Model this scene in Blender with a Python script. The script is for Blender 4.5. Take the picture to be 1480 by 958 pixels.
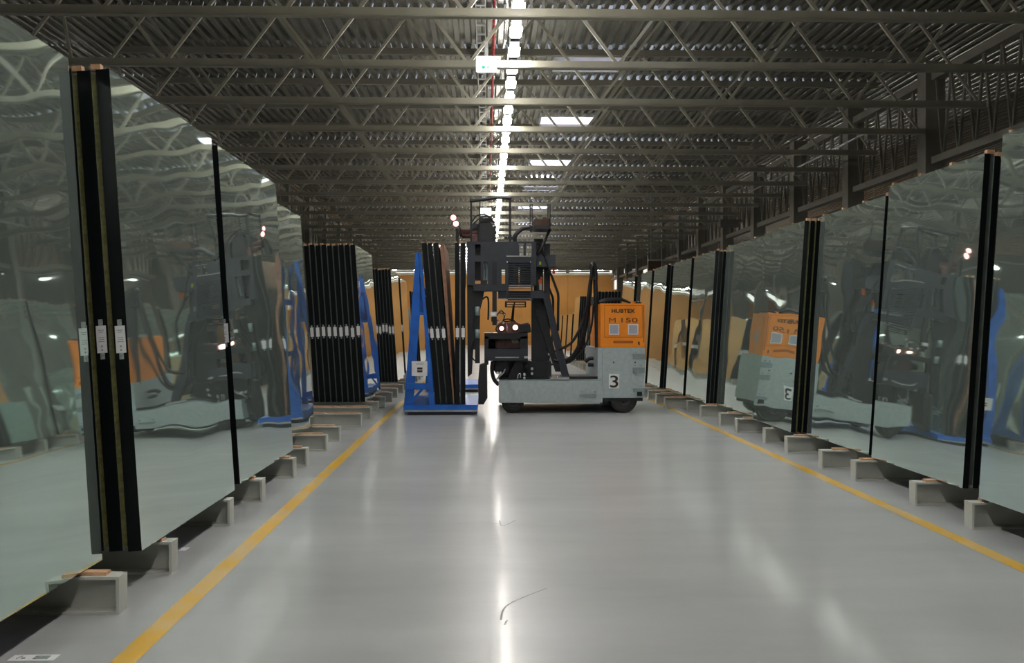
import bpy, bmesh, math, random
from mathutils import Vector, Matrix

random.seed(7)
S = bpy.context.scene
C = S.collection
for o in list(bpy.data.objects):
    bpy.data.objects.remove(o)

# ------------------------------------------------------------------ camera, world, exposure
F, W, H = 1400.0, 1480.0, 958.0
CAM_Z = 1.65
VPX, VPY = 704.0, 471.0
YAW = math.atan((W / 2 - VPX) / F)      # to the right
PITCH = math.atan((VPY - H / 2) / F)    # slightly down
cam_d = bpy.data.cameras.new('camera')
cam_d.sensor_fit = 'HORIZONTAL'
cam_d.sensor_width = 36.0
cam_d.lens = F / W * 36.0
cam_d.clip_end = 400
cam = bpy.data.objects.new('camera', cam_d)
C.objects.link(cam)
cam.location = (0, 0, CAM_Z)
cam.rotation_euler = (math.pi / 2 + PITCH, 0, -YAW)
S.camera = cam

world = bpy.data.worlds.new('world')
S.world = world
world.use_nodes = True
world.node_tree.nodes['Background'].inputs[0].default_value = (0.62, 0.68, 0.8, 1)
world.node_tree.nodes['Background'].inputs[1].default_value = 0.6
S.view_settings.view_transform = 'Standard'
S.view_settings.look = 'None'
S.view_settings.gamma = 1.0
S.view_settings.use_curve_mapping = False
S.view_settings.exposure = 0.0
LAMP = 90.0          # strip lamps
SKY = 5.0            # roof lights

# pixel helpers: a pixel gives a direction, the distance comes from floor / plane
R_CAM = cam.rotation_euler.to_matrix()
def ray(u, v):
    return (R_CAM @ Vector(((u - W / 2) / F, -(v - H / 2) / F, -1.0))).normalized()
def on_z(u, v, z=0.0):
    d = ray(u, v); k = (z - CAM_Z) / d.z
    return Vector((0, 0, CAM_Z)) + d * k
def at_y(u, v, Y):
    d = ray(u, v); k = Y / d.y
    return Vector((0, 0, CAM_Z)) + d * k

# ------------------------------------------------------------------ materials
def new_mat(name):
    m = bpy.data.materials.new(name); m.use_nodes = True
    return m, m.node_tree.nodes, m.node_tree.links, m.node_tree.nodes['Principled BSDF']

def mat(name, col, rough=0.5, metal=0.0, var=0.12, scale=6.0, bump=0.0, spec=0.5):
    m, n, l, b = new_mat(name)
    b.inputs['Roughness'].default_value = rough
    b.inputs['Metallic'].default_value = metal
    b.inputs['Specular IOR Level'].default_value = spec
    tc = n.new('ShaderNodeTexCoord'); nz = n.new('ShaderNodeTexNoise')
    nz.inputs['Scale'].default_value = scale; nz.inputs['Detail'].default_value = 5
    l.new(tc.outputs['Object'], nz.inputs['Vector'])
    rp = n.new('ShaderNodeValToRGB')
    rp.color_ramp.elements[0].position = 0.3; rp.color_ramp.elements[1].position = 0.7
    rp.color_ramp.elements[0].color = tuple(c * (1 - var) for c in col) + (1,)
    rp.color_ramp.elements[1].color = tuple(min(1, c * (1 + var)) for c in col) + (1,)
    l.new(nz.outputs['Fac'], rp.inputs['Fac']); l.new(rp.outputs['Color'], b.inputs['Base Color'])
    if bump:
        bp = n.new('ShaderNodeBump'); bp.inputs['Strength'].default_value = bump; bp.inputs['Distance'].default_value = 0.01
        l.new(nz.outputs['Fac'], bp.inputs['Height']); l.new(bp.outputs['Normal'], b.inputs['Normal'])
    return m

def emit(name, col, strength):
    m, n, l, b = new_mat(name)
    b.inputs['Base Color'].default_value = (0.8, 0.8, 0.8, 1)
    b.inputs['Emission Color'].default_value = col + (1,)
    b.inputs['Emission Strength'].default_value = strength
    return m

M = {}
M['truss'] = mat('truss_paint', (0.32, 0.305, 0.235), 0.45, 0.0, 0.10, 3)
M['girder'] = mat('girder_paint', (0.21, 0.20, 0.16), 0.5, 0.0, 0.10, 3)
M['deck'] = mat('galvanised_deck', (0.46, 0.455, 0.40), 0.24, 0.85, 0.18, 1.3, 0.0)
M['edge'] = mat('glass_edge', (0.004, 0.006, 0.007), 0.35, 0.0, 0.3, 12, spec=0.25)
M['edge_band'] = mat('pack_band', (0.075, 0.085, 0.08), 0.5, 0, 0.2, 10)
M['strip_olive'] = mat('olive_gap_reflection', (0.11, 0.10, 0.03), 0.6, 0, 0.35, 40)  # spacer strips whose olive tone stands for the reflection in the gap
M['wood_dark'] = mat('dark_board', (0.27, 0.14, 0.09), 0.6, 0, 0.25, 12)
M['wood'] = mat('pine_wood', (0.56, 0.33, 0.19), 0.65, 0, 0.22, 14)
M['paper'] = mat('label_paper', (0.80, 0.80, 0.82), 0.6, 0, 0.05, 20)
M['print'] = mat('label_print', (0.36, 0.37, 0.38), 0.7, 0, 0.2, 60)
M['tape'] = mat('clear_tape', (0.36, 0.40, 0.40), 0.2, 0, 0.25, 60)
M['stand'] = mat('stand_paint', (0.52, 0.53, 0.49), 0.45, 0, 0.10, 5)
M['yellow'] = None
M['wall_pale'] = mat('pale_wall_panel', (0.20, 0.195, 0.175), 0.6, 0, 0.08, 1)
M['wall_tan'] = mat('tan_wall_panel', (0.62, 0.29, 0.065), 0.5, 0, 0.08, 0.6)
M['cream'] = mat('cream_ledge', (0.80, 0.76, 0.62), 0.5, 0, 0.05, 2)
M['white'] = mat('white_paint', (0.82, 0.83, 0.84), 0.4, 0, 0.04, 5)
M['red'] = mat('red_pipe_paint', (0.42, 0.02, 0.02), 0.4, 0, 0.12, 4)
M['zinc'] = mat('zinc_steel', (0.45, 0.46, 0.44), 0.4, 0.6, 0.15, 6)
M['blue'] = mat('blue_paint', (0.012, 0.13, 0.55), 0.4, 0, 0.15, 5)
M['blue_dark'] = mat('blue_paint_deep', (0.010, 0.085, 0.38), 0.45, 0, 0.2, 5)  # deeper blue for the set-back gusset and bed rails
M['slate'] = mat('slate_paint', (0.020, 0.025, 0.036), 0.45, 0, 0.15, 4)
M['dark'] = mat('dark_steel', (0.009, 0.010, 0.014), 0.45, 0, 0.25, 8)
M['black'] = mat('black_rubber', (0.010, 0.010, 0.011), 0.55, 0, 0.3, 10)
M['tyre'] = mat('tyre_rubber', (0.030, 0.028, 0.026), 0.7, 0, 0.3, 20)
M['hub'] = mat('wheel_hub', (0.06, 0.055, 0.055), 0.5, 0.3, 0.3, 10)
M['grey'] = mat('truck_grey', (0.42, 0.48, 0.49), 0.42, 0.15, 0.09, 14)
M['grey_d'] = mat('truck_grey_hardware', (0.25, 0.31, 0.32), 0.45, 0.2, 0.12, 12)
M['orange'] = mat('truck_orange', (0.90, 0.27, 0.012), 0.4, 0, 0.05, 4)
M['orange_d'] = mat('orange_recess', (0.40, 0.10, 0.006), 0.5, 0, 0.1, 6)
M['vent'] = mat('vent_mesh', (0.40, 0.40, 0.46), 0.6, 0, 0.12, 120)
M['letter'] = mat('lettering_black', (0.03, 0.02, 0.012), 0.6, 0, 0.2, 30)
M['letter_brown'] = mat('lettering_brown', (0.20, 0.055, 0.010), 0.6, 0, 0.2, 30)
M['rust'] = mat('primer_brown', (0.13, 0.06, 0.05), 0.5, 0.2, 0.3, 12)
M['brown'] = mat('brown_box', (0.06, 0.03, 0.014), 0.6, 0, 0.3, 10)
M['silver'] = mat('bare_steel', (0.72, 0.72, 0.74), 0.25, 0.8, 0.1, 20)
M['lime'] = mat('lime_sticker', (0.45, 0.50, 0.02), 0.5, 0, 0.1, 20)
M['reflector'] = mat('orange_reflector', (0.80, 0.14, 0.01), 0.3, 0, 0.1, 20)
M['green'] = mat('green_sign', (0.02, 0.45, 0.25), 0.5, 0, 0.1, 20)
M['scuff'] = mat('scuff_rubber', (0.25, 0.25, 0.245), 0.6, 0, 0.2, 30)
M['lamp'] = emit('strip_lamp_glow', (1.0, 0.965, 0.91), LAMP)
M['sky'] = emit('roof_light_glow', (0.80, 0.80, 1.0), SKY)
M['sky_dim'] = emit('shaded_roof_light_glow', (0.45, 0.40, 0.62), 0.5)
M['flood'] = emit('floodlight_glow', (1.0, 0.42, 0.40), 3.2)
M['flood2'] = emit('work_lamp_glow', (1.0, 0.55, 0.48), 3.5)
M['win'] = emit('window_daylight', (1.0, 0.96, 0.88), 1.0)
M['sign'] = emit('sign_glow', (0.9, 1.0, 0.98), 1.2)

def glass_mat():
    m, n, l, b = new_mat('float_glass_face')
    b.inputs['Base Color'].default_value = (0.76, 0.91, 0.845, 1)
    b.inputs['Metallic'].default_value = 0.9
    b.inputs['Roughness'].default_value = 0.025
    tc = n.new('ShaderNodeTexCoord')
    oi = n.new('ShaderNodeObjectInfo')
    ad = n.new('ShaderNodeVectorMath'); ad.operation = 'ADD'
    sc = n.new('ShaderNodeVectorMath'); sc.operation = 'SCALE'; sc.inputs[0].default_value = (13, 7, 9)
    l.new(oi.outputs['Random'], sc.inputs['Scale'])
    mp = n.new('ShaderNodeMapping'); mp.inputs['Scale'].default_value = (0.0, 0.6, 1.3)
    l.new(tc.outputs['Object'], mp.inputs['Vector'])
    l.new(mp.outputs['Vector'], ad.inputs[0]); l.new(sc.outputs['Vector'], ad.inputs[1])
    nz = n.new('ShaderNodeTexNoise'); nz.inputs['Scale'].default_value = 1.3
    nz.inputs['Detail'].default_value = 1.0; nz.inputs['Roughness'].default_value = 0.35
    l.new(ad.outputs['Vector'], nz.inputs['Vector'])
    bp = n.new('ShaderNodeBump'); bp.inputs['Strength'].default_value = 1.0; bp.inputs['Distance'].default_value = 0.009
    l.new(nz.outputs['Fac'], bp.inputs['Height']); l.new(bp.outputs['Normal'], b.inputs['Normal'])
    return m
M['glass'] = glass_mat()

def floor_mat():
    m, n, l, b = new_mat('polished_concrete')
    tc = n.new('ShaderNodeTexCoord')
    mp = n.new('ShaderNodeMapping'); mp.inputs['Scale'].default_value = (0.35, 1.0, 1)
    l.new(tc.outputs['Object'], mp.inputs['Vector'])
    n1 = n.new('ShaderNodeTexNoise'); n1.inputs['Scale'].default_value = 0.9; n1.inputs['Detail'].default_value = 8; n1.inputs['Roughness'].default_value = 0.6
    l.new(mp.outputs['Vector'], n1.inputs['Vector'])
    rp = n.new('ShaderNodeValToRGB')
    rp.color_ramp.elements[0].position = 0.30; rp.color_ramp.elements[0].color = (0.35, 0.36, 0.365, 1)
    rp.color_ramp.elements[1].position = 0.70; rp.color_ramp.elements[1].color = (0.46, 0.47, 0.475, 1)
    l.new(n1.outputs['Fac'], rp.inputs['Fac']); l.new(rp.outputs['Color'], b.inputs['Base Color'])
    n2 = n.new('ShaderNodeTexNoise'); n2.inputs['Scale'].default_value = 2.2; n2.inputs['Detail'].default_value = 6
    mp2 = n.new('ShaderNodeMapping'); mp2.inputs['Scale'].default_value = (0.3, 1.4, 1)
    l.new(tc.outputs['Object'], mp2.inputs['Vector']); l.new(mp2.outputs['Vector'], n2.inputs['Vector'])
    mr = n.new('ShaderNodeMapRange'); mr.inputs['From Min'].default_value = 0.3; mr.inputs['From Max'].default_value = 0.7
    mr.inputs['To Min'].default_value = 0.30; mr.inputs['To Max'].default_value = 0.37
    l.new(n2.outputs['Fac'], mr.inputs['Value']); l.new(mr.outputs['Result'], b.inputs['Roughness'])
    b.inputs['Specular IOR Level'].default_value = 0.48
    b.inputs['Coat Weight'].default_value = 0.14
    b.inputs['Coat Roughness'].default_value = 0.11
    b.inputs['Coat IOR'].default_value = 1.45
    bp = n.new('ShaderNodeBump'); bp.inputs['Strength'].default_value = 0.5; bp.inputs['Distance'].default_value = 0.0012
    l.new(n2.outputs['Fac'], bp.inputs['Height']); l.new(bp.outputs['Normal'], b.inputs['Normal'])
    return m
M['floor'] = floor_mat()

def yellow_mat():
    m, n, l, b = new_mat('worn_yellow_paint')
    tc = n.new('ShaderNodeTexCoord')
    nz = n.new('ShaderNodeTexNoise'); nz.inputs['Scale'].default_value = 1.6; nz.inputs['Detail'].default_value = 7
    l.new(tc.outputs['Object'], nz.inputs['Vector'])
    rp = n.new('ShaderNodeValToRGB')
    rp.color_ramp.elements[0].position = 0.42; rp.color_ramp.elements[0].color = (0.78, 0.45, 0.045, 1)
    rp.color_ramp.elements[1].position = 0.70; rp.color_ramp.elements[1].color = (0.68, 0.52, 0.26, 1)
    l.new(nz.outputs['Fac'], rp.inputs['Fac']); l.new(rp.outputs['Color'], b.inputs['Base Color'])
    b.inputs['Roughness'].default_value = 0.25
    return m
M['yellow'] = yellow_mat()

# ------------------------------------------------------------------ mesh helpers
def add_box(bm, x0, x1, y0, y1, z0, z1, mi=0):
    v = [bm.verts.new(p) for p in ((x0, y0, z0), (x1, y0, z0), (x1, y1, z0), (x0, y1, z0),
                                   (x0, y0, z1), (x1, y0, z1), (x1, y1, z1), (x0, y1, z1))]
    fs = []
    for idx in ((0, 3, 2, 1), (4, 5, 6, 7), (0, 1, 5, 4), (1, 2, 6, 5), (2, 3, 7, 6), (3, 0, 4, 7)):
        f = bm.faces.new([v[i] for i in idx]); f.material_index = mi; fs.append(f)
    return fs
def box_bm(x0, x1, y0, y1, z0, z1, bev=0.0):
    bm = bmesh.new(); add_box(bm, min(x0, x1), max(x0, x1), min(y0, y1), max(y0, y1), min(z0, z1), max(z0, z1))
    if bev: bmesh.ops.bevel(bm, geom=bm.edges[:], offset=bev, segments=2, affect='EDGES')
    return bm
def catmull(pts, n=6):
    pts = [Vector(p) for p in pts]
    if len(pts) < 3: return pts
    out = []
    P = [pts[0]] + pts + [pts[-1]]
    for i in range(1, len(P) - 2):
        a, b, c, d = P[i - 1:i + 3]
        for k in range(n):
            t = k / n
            out.append(0.5 * ((2 * b) + (c - a) * t + (2 * a - 5 * b + 4 * c - d) * t * t + (3 * b - a - 3 * c + d) * t ** 3))
    out.append(pts[-1])
    return out
def add_tube(bm, pts, r, seg=8, cap=True):
    pts = [Vector(p) for p in pts]
    rings = []
    prev_n = None
    for i, p in enumerate(pts):
        if i == 0: t = pts[1] - pts[0]
        elif i == len(pts) - 1: t = pts[-1] - pts[-2]
        else: t = (pts[i + 1] - p).normalized() + (p - pts[i - 1]).normalized()
        t.normalize()
        if prev_n is None:
            ref = Vector((0, 0, 1)) if abs(t.z) < 0.9 else Vector((1, 0, 0))
            nn = t.cross(ref).normalized()
        else:
            nn = (prev_n - t * prev_n.dot(t)).normalized()
        prev_n = nn
        bb = t.cross(nn)
        rr = r[i] if isinstance(r, (list, tuple)) else r
        rings.append([bm.verts.new(p + (nn * math.cos(a) + bb * math.sin(a)) * rr)
                      for a in (2 * math.pi * k / seg + math.pi / seg for k in range(seg))])
    for a, b in zip(rings, rings[1:]):
        for k in range(seg):
            f = bm.faces.new((a[k], a[(k + 1) % seg], b[(k + 1) % seg], b[k])); f.smooth = seg > 6
    if cap:
        bm.faces.new(rings[0][::-1]); bm.faces.new(rings[-1])
def tube_bm(pts, r, seg=8):
    bm = bmesh.new(); add_tube(bm, pts, r, seg); return bm
def add_prism(bm, poly, y0, y1):
    a = [bm.verts.new((x, y0, z)) for x, z in poly]; b = [bm.verts.new((x, y1, z)) for x, z in poly]
    n = len(poly)
    bm.faces.new(a); bm.faces.new(b[::-1])
    for i in range(n): bm.faces.new((a[i], b[i], b[(i + 1) % n], a[(i + 1) % n]))
def prism_bm(poly, y0, y1):
    bm = bmesh.new(); add_prism(bm, poly, y0, y1); bmesh.ops.recalc_face_normals(bm, faces=bm.faces[:]); return bm
def add_lathe_y(bm, prof, cx, cz, seg=28):
    """prof: (radius, y) pairs, closed outline turned about the y axis"""
    rings = [[bm.verts.new((cx + r * math.cos(2 * math.pi * k / seg), y, cz + r * math.sin(2 * math.pi * k / seg))) for k in range(seg)] for r, y in prof]
    for a, b in zip(rings, rings[1:]):
        for k in range(seg):
            f = bm.faces.new((a[k], a[(k + 1) % seg], b[(k + 1) % seg], b[k])); f.smooth = True
    bm.faces.new(rings[0]); bm.faces.new(rings[-1][::-1])
    bmesh.ops.recalc_face_normals(bm, faces=bm.faces[:])
def hole_panel_bm(x0, x1, z0, z1, y0, y1, holes):
    """upright panel with rectangular holes (hx0,hx1,hz0,hz1)"""
    bm = bmesh.new()
    xs = sorted({x0, x1} | {h[i] for h in holes for i in (0, 1)})
    zs = sorted({z0, z1} | {h[i] for h in holes for i in (2, 3)})
    for xa, xb in zip(xs, xs[1:]):
        run = None
        for za, zb in zip(zs, zs[1:]):
            cx, cz = (xa + xb) / 2, (za + zb) / 2
            solid = not any(h[0] < cx < h[1] and h[2] < cz < h[3] for h in holes)
            if solid: run = (run[0], zb) if run else (za, zb)
            if (not solid or zb == zs[-1]) and run:
                add_box(bm, xa, xb, y0, y1, run[0], run[1]); run = None
    return bm
def mesh_of(name, bm, mats):
    me = bpy.data.meshes.new(name); bm.to_mesh(me); bm.free()
    for m in (mats if isinstance(mats, (list, tuple)) else [mats]): me.materials.append(m)
    return me
def link(name, me, parent=None, loc=None):
    o = bpy.data.objects.new(name, me); C.objects.link(o)
    if parent is not None: o.parent = parent
    if loc is not None: o.location = loc
    return o
def obj(name, bm, m, parent=None):
    """bm is in world coordinates; a parented mesh is moved into its parent's space"""
    off = Vector((0, 0, 0)); p = parent
    while p is not None:
        off += p.location; p = p.parent
    if parent is not None: bmesh.ops.translate(bm, verts=bm.verts[:], vec=-off)
    return link(name, mesh_of(name, bm, m), parent)
def tag(o, label, cat, group=None):
    o['label'] = label; o['category'] = cat
    if group: o['group'] = group
    return o
def thing(name, label, cat, loc=(0, 0, 0), group=None):
    o = bpy.data.objects.new(name, None); C.objects.link(o); o.location = loc
    o.empty_display_size = 0.2
    return tag(o, label, cat, group)
def struct(name, bm, m, label=None):
    o = obj(name, bm, m); o['kind'] = 'structure'
    if label: o['label'] = label
    return o
def struct_empty(name, label=None):
    o = bpy.data.objects.new(name, None); C.objects.link(o); o['kind'] = 'structure'
    if label: o['label'] = label
    return o
def copy_tree(o, parent=None):
    c = o.copy(); C.objects.link(c); c.parent = parent
    for ch in o.children: copy_tree(ch, c)
    return c
ORD = ['first', 'second', 'third', 'fourth', 'fifth', 'sixth', 'seventh', 'eighth', 'ninth', 'tenth', 'eleventh', 'twelfth', 'thirteenth', 'fourteenth', 'fifteenth', 'sixteenth', 'seventeenth', 'eighteenth', 'nineteenth', 'twentieth']
ORD += ['twenty-' + w for w in ORD[:9]]

# ------------------------------------------------------------------ the hall
X0, X1, Y0, Y1 = -17.0, 19.0, -12.0, 84.0
GL, GR = -8.4, 10.1            # column lines
CH_Z = 6.15                    # truss bottom chord
DECK_Z = 7.98
floor_o = struct('floor', box_bm(X0 - .3, X1 + .3, Y0 - .3, Y1 + .3, -0.2, 0.0), M['floor'], 'polished grey concrete floor')

# lane lines painted on the floor
lp = [on_z(u, v) for u, v in ((195, 942), (375, 776), (540, 619))]
rp_ = [on_z(u, v) for u, v in ((1475, 820), (1260, 720), (1100, 649))]
def lane(x_near, x_far, y0, y1, w=0.125):
    bm = bmesh.new(); n = 24
    vs = []
    for i in range(n + 1):
        y = y0 + (y1 - y0) * i / n; x = x_near + (x_far - x_near) * min(1, max(0, (y - 4.7) / 12.0))
        vs.append([bm.verts.new((x + a, y, z)) for a, z in ((-w / 2, 0.0015), (w / 2, 0.0015))])
    for a, b in zip(vs, vs[1:]): bm.faces.new((a[0], a[1], b[1], b[0]))
    return bm
o = obj('lane_line', lane(lp[0].x, lp[2].x, -8, 62), M['yellow'], floor_o); o['label'] = 'worn yellow lane line on the left'
o = obj('lane_line', lane(rp_[0].x, rp_[2].x, -8, 62), M['yellow'], floor_o); o['label'] = 'worn yellow lane line on the right'
# rubber scuffs
for k, pts in enumerate((((790, 850), (745, 868), (728, 880), (724, 896)), ((733, 896), (729, 903)), ((722, 752), (726, 760), (745, 752)), ((660, 757), (690, 754), (720, 757)))):
    bm = bmesh.new(); q = catmull([on_z(u, v, 0.001) for u, v in pts], 6); ws = 0.006
    vv = [[bm.verts.new((p.x - ws, p.y, 0.0012)), bm.verts.new((p.x + ws, p.y, 0.0012))] for p in q]
    for a, b in zip(vv, vv[1:]): bm.faces.new((a[0], a[1], b[1], b[0]))
    obj('scuff_mark', bm, M['scuff'], floor_o)

# walls
def wall_panels(name, label, axis, fixed, a0, a1, step, z0, z1, m, thick=0.12, seam=0.025):
    w = struct_empty(name, label)
    n = int(round((a1 - a0) / step)); st = (a1 - a0) / n
    if axis == 'x': me = mesh_of('wall_panel', box_bm(seam / 2, st - seam / 2, 0, thick, z0, z1), m)
    else: me = mesh_of('wall_panel', box_bm(0, thick, seam / 2, st - seam / 2, z0, z1), m)
    for i in range(n):
        link('wall_panel', me, w, (a0 + i * st, fixed, 0) if axis == 'x' else (fixed, a0 + i * st, 0))
    if axis == 'x': obj('wall_backing', box_bm(a0, a1, fixed + thick, fixed + thick + .1, z0, z1), m, w)
    else: obj('wall_backing', box_bm(fixed + (thick if fixed > 0 else -.1), fixed + (thick + .1 if fixed > 0 else 0), a0, a1, z0, z1), m, w)
    return w
wb = wall_panels('wall_back', 'tan panelled end wall of the hall', 'x', Y1, X0, X1, 4.0, 0, 6.05, M['wall_tan'])
obj('ledge', box_bm(X0, X1, Y1 - .10, Y1 + .2, 6.06, 6.22), M['cream'], wb)
obj('upper_band', box_bm(X0, X1, Y1, Y1 + .2, 6.22, 8.3), M['wall_pale'], wb)
for k in range(9):
    w = struct_empty('window_%d' % (k + 1), 'ribbon window above the tan end wall')
    x = X0 + k * 4.0 + .15
    obj('window_pane', box_bm(x, x + 3.7, Y1 - .02, Y1 - .005, 6.26, 6.62), M['win'], w)
    obj('window_frame', box_bm(x - .08, x - .01, Y1 - .04, Y1, 6.24, 6.66), M['cream'], w)
p0, p1 = at_y(888, 418, Y1 - .06), at_y(893, 389, Y1 - .06)
w = struct_empty('window_10', 'tall narrow lit window in the end wall')
obj('window_pane', box_bm(p0.x, p1.x, Y1 - .09, Y1 - .05, p0.z, 6.04), M['win'], w)
obj('window_frame', hole_panel_bm(p0.x - .07, p1.x + .07, p0.z - .07, 6.05, Y1 - .10, Y1, [(p0.x, p1.x, p0.z, 6.04)]), M['cream'], w)
wall_panels('wall_left', 'pale panelled side wall', 'y', X0 - .12, Y0, Y1, 4.0, 0, 8.2, M['wall_pale'])
wall_panels('wall_right', 'pale panelled side wall', 'y', X1, Y0, Y1, 4.0, 0, 8.2, M['wall_pale'])
wall_panels('wall_front', 'pale panelled wall behind the camera', 'x', Y0 - .25, X0, X1, 4.0, 0, 8.2, M['wall_pale'])

# trusses positions
TY0, TP = 13.97, 2.735
TK = range(-8, 25)
def ty(k): return TY0 + TP * k

# roof deck: trapezoid sheet, ribs along the hall, one sheet per bay; roof lights are real openings with a dome
PITCH_X = 0.24
def deck_bm(x0, x1, y0, y1):
    bm = bmesh.new()
    prof = []; x = x0; up = DECK_Z + 0.11; lo = DECK_Z
    n = int(round((x1 - x0) / PITCH_X)); st = (x1 - x0) / n
    for i in range(n):
        b = x0 + i * st
        prof += [(b, lo), (b + st * .42, lo), (b + st * .56, up), (b + st * .86, up)]
    prof.append((x1, lo))
    a = [bm.verts.new((px, y0, pz)) for px, pz in prof]; c = [bm.verts.new((px, y1, pz)) for px, pz in prof]
    for i in range(len(prof) - 1): bm.faces.new((a[i], c[i], c[i + 1], a[i + 1]))
    return bm
ceil = struct_empty('ceiling', 'galvanised trapezoid roof deck')
SKX0, SKX1 = 1.66, 3.22
SK = [(9.2, 'b'), (16.2, 'b'), (23.4, 'd'), (29.9, 'b'), (37.5, 'b'), (44.5, 'b'), (51.5, 'b'), (58.5, 'b'), (65.5, 'b')]
LKX0, LKX1 = -11.6, -10.0
LK = [(12.8, 'b'), (20.0, 'b'), (27.0, 'b')]
RKX0, RKX1 = 13.2, 14.8
RK = []
SKL = 1.25
cuts = sorted({Y0, Y1} | {ty(k) for k in TK if Y0 < ty(k) < Y1})
for ya, yb in zip(cuts, cuts[1:]):
    def split(xa, xb, lights, kx0, kx1):
        ev = [(max(ya, y - SKL / 2), min(yb, y + SKL / 2)) for y, _ in lights if y + SKL / 2 > ya and y - SKL / 2 < yb]
        if not ev: return [(xa, xb, ya, yb)]
        a, b = ev[0]
        r = [(xa, kx0, ya, yb), (kx1, xb, ya, yb)]
        if a > ya + .01: r.append((kx0, kx1, ya, a))
        if b < yb - .01: r.append((kx0, kx1, b, yb))
        return r
    for (xa, xb, lights, k0, k1) in ((X0, GL, LK, LKX0, LKX1), (GL, GR, SK, SKX0, SKX1), (GR, X1, RK, RKX0, RKX1)):
        for q in split(xa, xb, lights, k0, k1): obj('deck_sheet', deck_bm(*q), M['deck'], ceil)

def skylight(x0, x1, yc, dim, label, grp):
    t = thing('roof_light', label, 'skylight', ((x0 + x1) / 2, yc, DECK_Z), grp)
    y0, y1 = yc - SKL / 2, yc + SKL / 2
    bm = bmesh.new()
    add_box(bm, x0 - .04, x0, y0 - .04, y1 + .04, DECK_Z - .02, DECK_Z + .38); add_box(bm, x1, x1 + .04, y0 - .04, y1 + .04, DECK_Z - .02, DECK_Z + .38)
    add_box(bm, x0, x1, y0 - .04, y0, DECK_Z - .02, DECK_Z + .38); add_box(bm, x0, x1, y1, y1 + .04, DECK_Z - .02, DECK_Z + .38)
    obj('curb', bm, M['white'], t)
    bm = bmesh.new(); n = 8
    vv = []
    for i in range(n + 1):
        a = math.pi * i / n; zz = DECK_Z + .36 + .16 * math.sin(a); xx = (x0 + x1) / 2 - (x1 - x0) / 2 * math.cos(a)
        vv.append([bm.verts.new((xx, y0, zz)), bm.verts.new((xx, y1, zz))])
    for a, b in zip(vv, vv[1:]): bm.faces.new((a[0], b[0], b[1], a[1]))
    obj('dome', bm, M['sky_dim'] if dim == 'd' else M['sky'], t)
for i, (y, d) in enumerate(SK):
    lab = {2: 'dull lavender skylight right of the lamp row, nearest in view', 3: 'bright white skylight right of the lamp row, nearer of two',
           4: 'bright white skylight right of the lamp row, farther of two'}.get(i, 'skylight above the frame, %s ahead of the camera' % ORD[i] if i < 2 else 'far skylight right of the lamps, %s beyond the bright pair' % ORD[i - 5])
    skylight(SKX0, SKX1, y, d, lab, 'skylights beside the lamp row')
for i, (y, d) in enumerate(LK): skylight(LKX0, LKX1, y, d, 'skylight over the left side aisle behind the glass', 'skylights over the left side aisle')
for i, (y, d) in enumerate(RK): skylight(RKX0, RKX1, y, d, 'skylight over the right side aisle behind the glass', 'skylights over the right side aisle')

# roof trusses
NODE = [-8.06 + 2.58 * i for i in range(8)]     # bottom nodes
TOP = [GL] + [-8.06 + 1.29 + 2.58 * i for i in range(7)] + [GR]
TZ = DECK_Z - 0.10
def make_truss():
    t = thing('roof_truss', 'x', 'roof truss', (0, 0, 0), 'roof trusses spanning the hall')
    bm = bmesh.new(); add_box(bm, GL, GR, -.075, .075, CH_Z - .07, CH_Z + .055); 
    bmesh.ops.bevel(bm, geom=bm.edges[:], offset=.012, segments=2, affect='EDGES')
    obj('bottom_chord', bm, M['truss'], t)
    bm = bmesh.new(); add_box(bm, GL, GR, -.06, .06, TZ - .05, TZ + .09); obj('top_chord', bm, M['girder'], t)
    meA = meB = None
    h0, h1 = CH_Z + .04, TZ - .07
    def dia(dx):
        bm = bmesh.new(); add_tube(bm, [(0, 0, h0), (dx, 0, h1)], .036, 4); return mesh_of('diagonal', bm, M['truss'])
    meA, meB = dia(1.29 - .06), dia(-1.29 + .06)
    meC = dia(-.30)
    for i, x in enumerate(NODE):
        if x + .04 + 1.2 < GR: link('diagonal', meA, t, (x + .03, 0, 0))
        link('diagonal', meB if i else meC, t, (x - .03, 0, 0))
        # gusset
    return t
tr0 = make_truss()
vis = 0
for k in TK:
    o = tr0 if k == TK[0] else copy_tree(tr0)
    o.location.y = ty(k)
    if k < 0: o['label'] = 'steel roof truss above and behind the camera'
    elif k == 0: o['label'] = 'nearest steel roof truss in view, its chord along the top edge'
    elif k == 1: o['label'] = 'second roof truss from the camera, carrying the white sign box'
    elif k < 25: o['label'] = '%s roof truss from the camera, steel with W-shaped bracing' % ORD[k]
    else: o['label'] = 'far steel roof truss deep in the hall before the end wall'

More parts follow.
